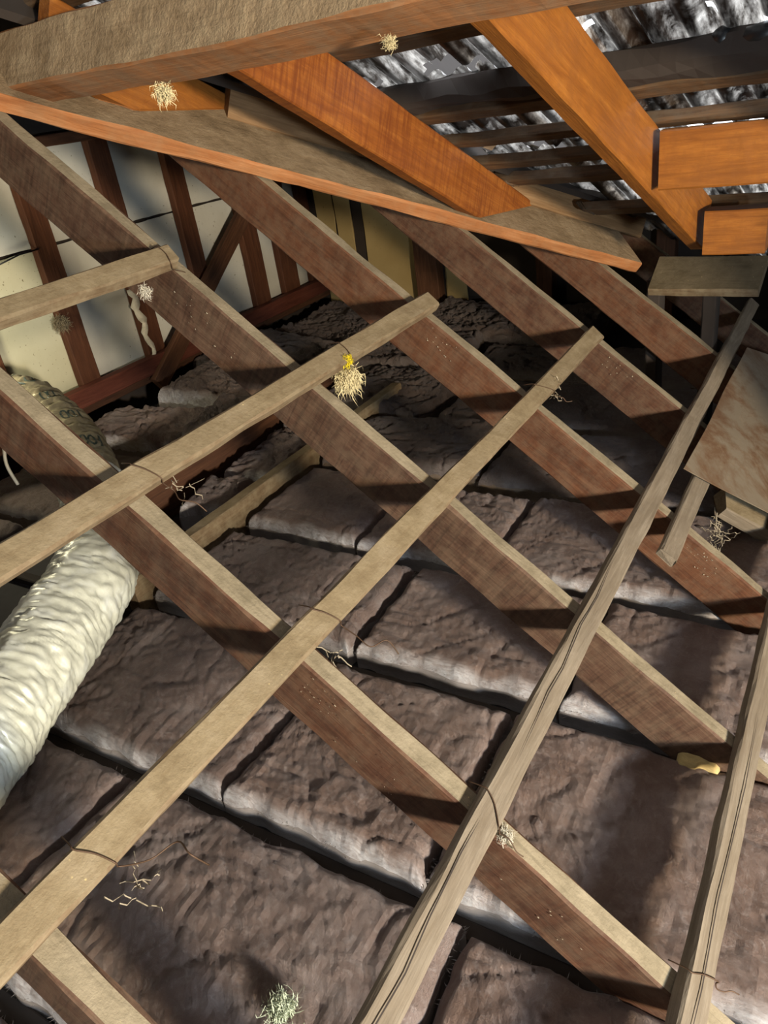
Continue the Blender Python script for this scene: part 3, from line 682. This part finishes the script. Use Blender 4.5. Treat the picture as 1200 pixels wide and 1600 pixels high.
# ------------------------------------------------------------------ small things: wires, tufts, cable, cobweb
def wire_at(u, v, lab, slant=0.03, tail=0.06, seed=1, name='tie_wire', rr=0.0011):
    rnd = random.Random(seed); n = BT + 0.002
    pts = [OP(u - 0.02, v + 0.018, 0.004), OP(u - 0.004, v + 0.012, n - 0.004), OP(u + 0.004, v + 0.010, n + 0.001), OP(u + BW * 0.5, v + 0.010 + slant * 0.4, n + 0.001), OP(u + BW, v + slant, n), OP(u + BW + 0.006, v + slant + 0.004, n - 0.012)]
    q = pts[-1]
    for k in range(4):
        q = q + Vector((rnd.uniform(-0.2, 0.6), rnd.uniform(-1, -0.1), rnd.uniform(-0.9, 0.2))).normalized() * tail / 4; pts.append(q)
    o = tube(name, spline(pts, 5), rr, WIRE, sides=5)
    return tag(o, lab, 'wire', 'rusty tie wires')
wire_at(-0.468, 0.71, 'thin wire looped over the second batten near the duct', seed=2, tail=0.10)
wire_at(-0.468, 1.33, 'wire loop beside the yellow wool tuft', seed=3, tail=0.02, slant=0.0)
wire_at(-0.095, 0.735, 'curled wire over the long straight batten at picture centre-left', seed=4, tail=0.12)
wire_at(-0.095, 0.255, 'wire hanging off the long straight batten at bottom left', seed=5, tail=0.14)
wire_at(-0.095, 1.74, 'wire loop on the upper part of the long straight batten', seed=6, tail=0.06, slant=0.05)
wire_at(0.288, 0.70, 'doubled wire loop on the long grey cracked batten', seed=7, tail=0.05, slant=-0.03)
wire_at(0.682, 0.70, 'dark wire loop on the right-hand batten at the bottom right', seed=8, tail=0.05)
wire_at(-0.866, 1.175, 'wire around the end of the topmost old batten', seed=9, tail=0.03, slant=0.0)
def tuft(c, r, n, mat, lab, seed, name='wool_tuft', down=0.6, cat='tuft'):
    rnd = random.Random(seed); vs = []; fs = []
    for k in range(n * 3):
        d = Vector((rnd.gauss(0, 1), rnd.gauss(0, 1), rnd.gauss(0, 1) - down)).normalized(); L = r * rnd.uniform(0.35, 1.0)
        L *= 0.75; s = c + Vector((rnd.gauss(0, 1), rnd.gauss(0, 1), rnd.gauss(0, 1))) * r * 0.28
        w = d.cross(Vector((rnd.random(), rnd.random(), 0.3))).normalized() * r * 0.022
        m1 = s + d * L * 0.5 + Vector((rnd.gauss(0, 1), rnd.gauss(0, 1), rnd.gauss(0, 1))) * r * 0.16; e = s + d * L + Vector((0, 0, -down * r * 0.25))
        b = len(vs); vs += [s - w, s + w, m1 + w * 1.2, m1 - w * 1.2, e]; fs += [(b, b + 1, b + 2, b + 3), (b + 3, b + 2, b + 4)]
    o = link(name, vs, fs, [mat], None, None, None, True); return tag(o, lab, cat)
PALEW = fibre('pale_yellow_wool', (0.72, 0.60, 0.34)); BRY = fibre('bright_yellow_wool', (0.85, 0.66, 0.02)); GRW = fibre('greenish_white_wool', (0.62, 0.68, 0.50)); WHW = fibre('white_wool', (0.72, 0.66, 0.54))
c = on_old(545, 582, 0.0)
tf = tuft(c - NN * 0.012, 0.036, 420, PALEW, 'cream and bright yellow wool tuft hanging from the second batten', 5, down=1.1)
tuft2 = tuft(on_old(541, 563, 0.022), 0.018, 200, BRY, None, 6, name='yellow_tip', down=0.4, cat=None)
w_ = tuft2.matrix_world.copy(); tuft2.parent = tf; tuft2.matrix_parent_inverse = Matrix(); tuft2.matrix_local = tf.matrix_world.inverted() @ Matrix.Translation(UP)
tuft(on_old(790, 1305, 0.01), 0.016, 130, WHW, 'small white wool tuft caught on the rafter beside the grey cracked batten', 7, down=0.2)
tuft(on_z(440, 1575, -1.255), 0.032, 240, GRW, 'greenish white fluff lying on the bottom left batt', 8, down=-0.1)
def on_x(x, y, X): r = ray(x, y); return r * (X / r.x)
tuft(ray(255, 143) * 1.02, 0.017, 120, PALEW, 'cream cobweb-like fluff on the underside of the massive dusty beam', 9, down=0.8)
tuft(ray(608, 66) * 1.12, 0.013, 110, PALEW, 'yellowish fluff clump under the massive dusty beam near the top centre', 10, down=0.1)
tuft(on_old(226, 455, -0.02), 0.018, 80, WHW, 'cream fluff on the rafter side below the topmost old batten', 11, down=0.3)
B(1.180, 1.225, 0.10, 0.20, 'yellow torn strip of insulation beside the right-hand grey batten', z=-1.252, rot=0.1, rough=2.0, rag=0.03, rad=0.012, seed=33, mats=[YELW, YELW], group=None)
tuft(on_y(95, 503, 3.31), 0.05, 160, fibre('grey_lint', (0.25, 0.2, 0.13)), 'grey lint clump hanging on the stud below the topmost old batten', 13, down=0.9)
vs = []; fs = []
for q in range(19):
    f_ = q / 18; c_ = on_y(203 + 42 * f_ + 3 * math.sin(q), 452 + 118 * f_, 3.318 - 0.012 * math.sin(q * 1.3)); w_ = 0.022 * (1 - f_) ** 0.7 * (1 + 0.5 * math.sin(q * 2.1)) + 0.003
    vs += [c_ - XX * w_, c_ + XX * w_ - YY * 0.012]
for q in range(18): fs.append((2 * q, 2 * q + 1, 2 * q + 3, 2 * q + 2))
o = link('torn_paper_strip', vs, fs, [WHW], None, None, None, True); o.modifiers.new('thick', 'SOLIDIFY').thickness = 0.0015
tag(o, 'ragged pale strip of torn paper hanging beside a gable stud', 'paper')
# twiggy debris
def twig(c, r, n, mat, lab, seed, name='twig_debris', cat='debris'):
    rnd = random.Random(seed); root = None
    vs = []; fs = []
    for k in range(n):
        p = c + Vector((rnd.gauss(0, 1), rnd.gauss(0, 1), rnd.gauss(0, 1))) * r * 0.25; d = Vector((rnd.gauss(0, 1), rnd.gauss(0, 1), rnd.gauss(0, 1))).normalized()
        pts = [p + d * r * q / 5 + Vector((rnd.gauss(0, 1), rnd.gauss(0, 1), rnd.gauss(0, 1))) * r * 0.06 for q in range(6)]
        for i, a in enumerate(pts):
            for g in range(3):
                vs.append(a + Vector((math.cos(g * 2.1), math.sin(g * 2.1), math.cos(g * 2.1 + 1))) * 0.0008)
        b0_ = len(vs) - 18
        for i in range(5):
            for g in range(3): g2 = (g + 1) % 3; fs.append((b0_ + i * 3 + g, b0_ + i * 3 + g2, b0_ + i * 3 + 3 + g2, b0_ + i * 3 + 3 + g))
    o = link(name, vs, fs, [mat]); return tag(o, lab, cat)
twig(on_old(865, 615, 0.0), 0.035, 16, WISP, 'tangle of dry twigs caught beside the long straight batten at right', 1)
twig(on_old(225, 1378, -0.05), 0.04, 9, WISP, 'dry root-like strands hanging under the long straight batten at bottom left', 2)
twig(on_old(520, 1020, -0.02), 0.03, 9, WISP, 'pale dry strands at the crossing near the picture centre', 3)
twig(on_old(283, 765, -0.06), 0.04, 8, WISP, 'thin straw strands below the second batten', 4)
twig(on_old(1122, 835, -0.08), 0.045, 30, WISP, 'dusty cobweb strands hanging off the rough timber end under the rusty sheet', 5, name='cobweb', cat='cobweb')
o = tube('white_cable', spline([ray(-30, 600) * 2.6, ray(2, 680) * 2.6, ray(10, 725) * 2.62, ray(28, 757) * 2.66], 6), 0.006, CABLE, sides=8)
tag(o, 'short white cable drooping at the left edge', 'cable')
o = tube('wall_wire', [on_y(-10, 418, 3.31), on_y(30, 398, 3.32), on_y(60, 389, 3.325)], 0.004, BLACK, sides=6)
tag(o, 'dark cable across the pale lining at the left edge', 'cable')
def flakes(v, u0, u1, n, seed, d0=0.02, d1=0.11):
    par = raf[v]; rnd = random.Random(seed); vs = []; fs = []
    for k in range(n):
        p = OP(rnd.uniform(u0, u1), v - 0.0025, -rnd.uniform(d0, d1)); a = rnd.uniform(0, 3); z = rnd.uniform(0.0015, 0.004)
        e1 = (UD * math.cos(a) + NN * math.sin(a)) * z - XX * rnd.uniform(0, 0.003); e2 = (NN * math.cos(a) - UD * math.sin(a)) * z * 0.6
        b_ = len(vs); vs += [p, p + e1, p + e1 + e2, p + e2]; fs.append((b_, b_ + 1, b_ + 2, b_ + 3))
    o = link('dust_flakes', vs, fs, [WISP], None, par); o['kind'] = 'stuff'
flakes(0.678, -0.02, 0.06, 34, 1, 0.01, 0.07); flakes(0.678, 0.05, 0.2, 16, 2); flakes(1.714, 0.42, 0.56, 40, 3, 0.01, 0.06); flakes(1.195, -0.8, -0.6, 18, 4, 0.02, 0.09)
flakes(1.714, -0.4, -0.3, 20, 5, 0.01, 0.06); flakes(0.678, 0.3, 0.6, 14, 6); flakes(2.247, 0.0, 0.1, 16, 7, 0.01, 0.06)
# cracks in the grey battens as parts
for u, vv in ((0.288, [(0.25, 0.020), (0.32, 0.017), (0.42, 0.022), (0.50, 0.016), (0.60, 0.013), (0.66, 0.015)]), (0.288, [(0.80, 0.024), (0.95, 0.018), (1.02, 0.020), (1.15, 0.012), (1.25, 0.015), (1.38, 0.008)]),
              (0.682, [(0.55, 0.02), (0.7, 0.024), (0.85, 0.02), (1.1, 0.026), (1.3, 0.022)])):
    vs, fs = crack(u, vv, BT + 0.003)
    par = [ob for ob in SC.collection.objects if ob.name.startswith('roof_batten')][3 if u < 0.5 else 4]
    link('crack', vs, fs, [DARKW], None, par)
for o in list(SC.collection.objects):
    if o.name in bpy_mw and o.parent is not None:
        pm = bpy_mw.get(o.parent.name)
        if pm is not None and o.name != tuft2.name: o.matrix_local = pm.inverted() @ bpy_mw[o.name]
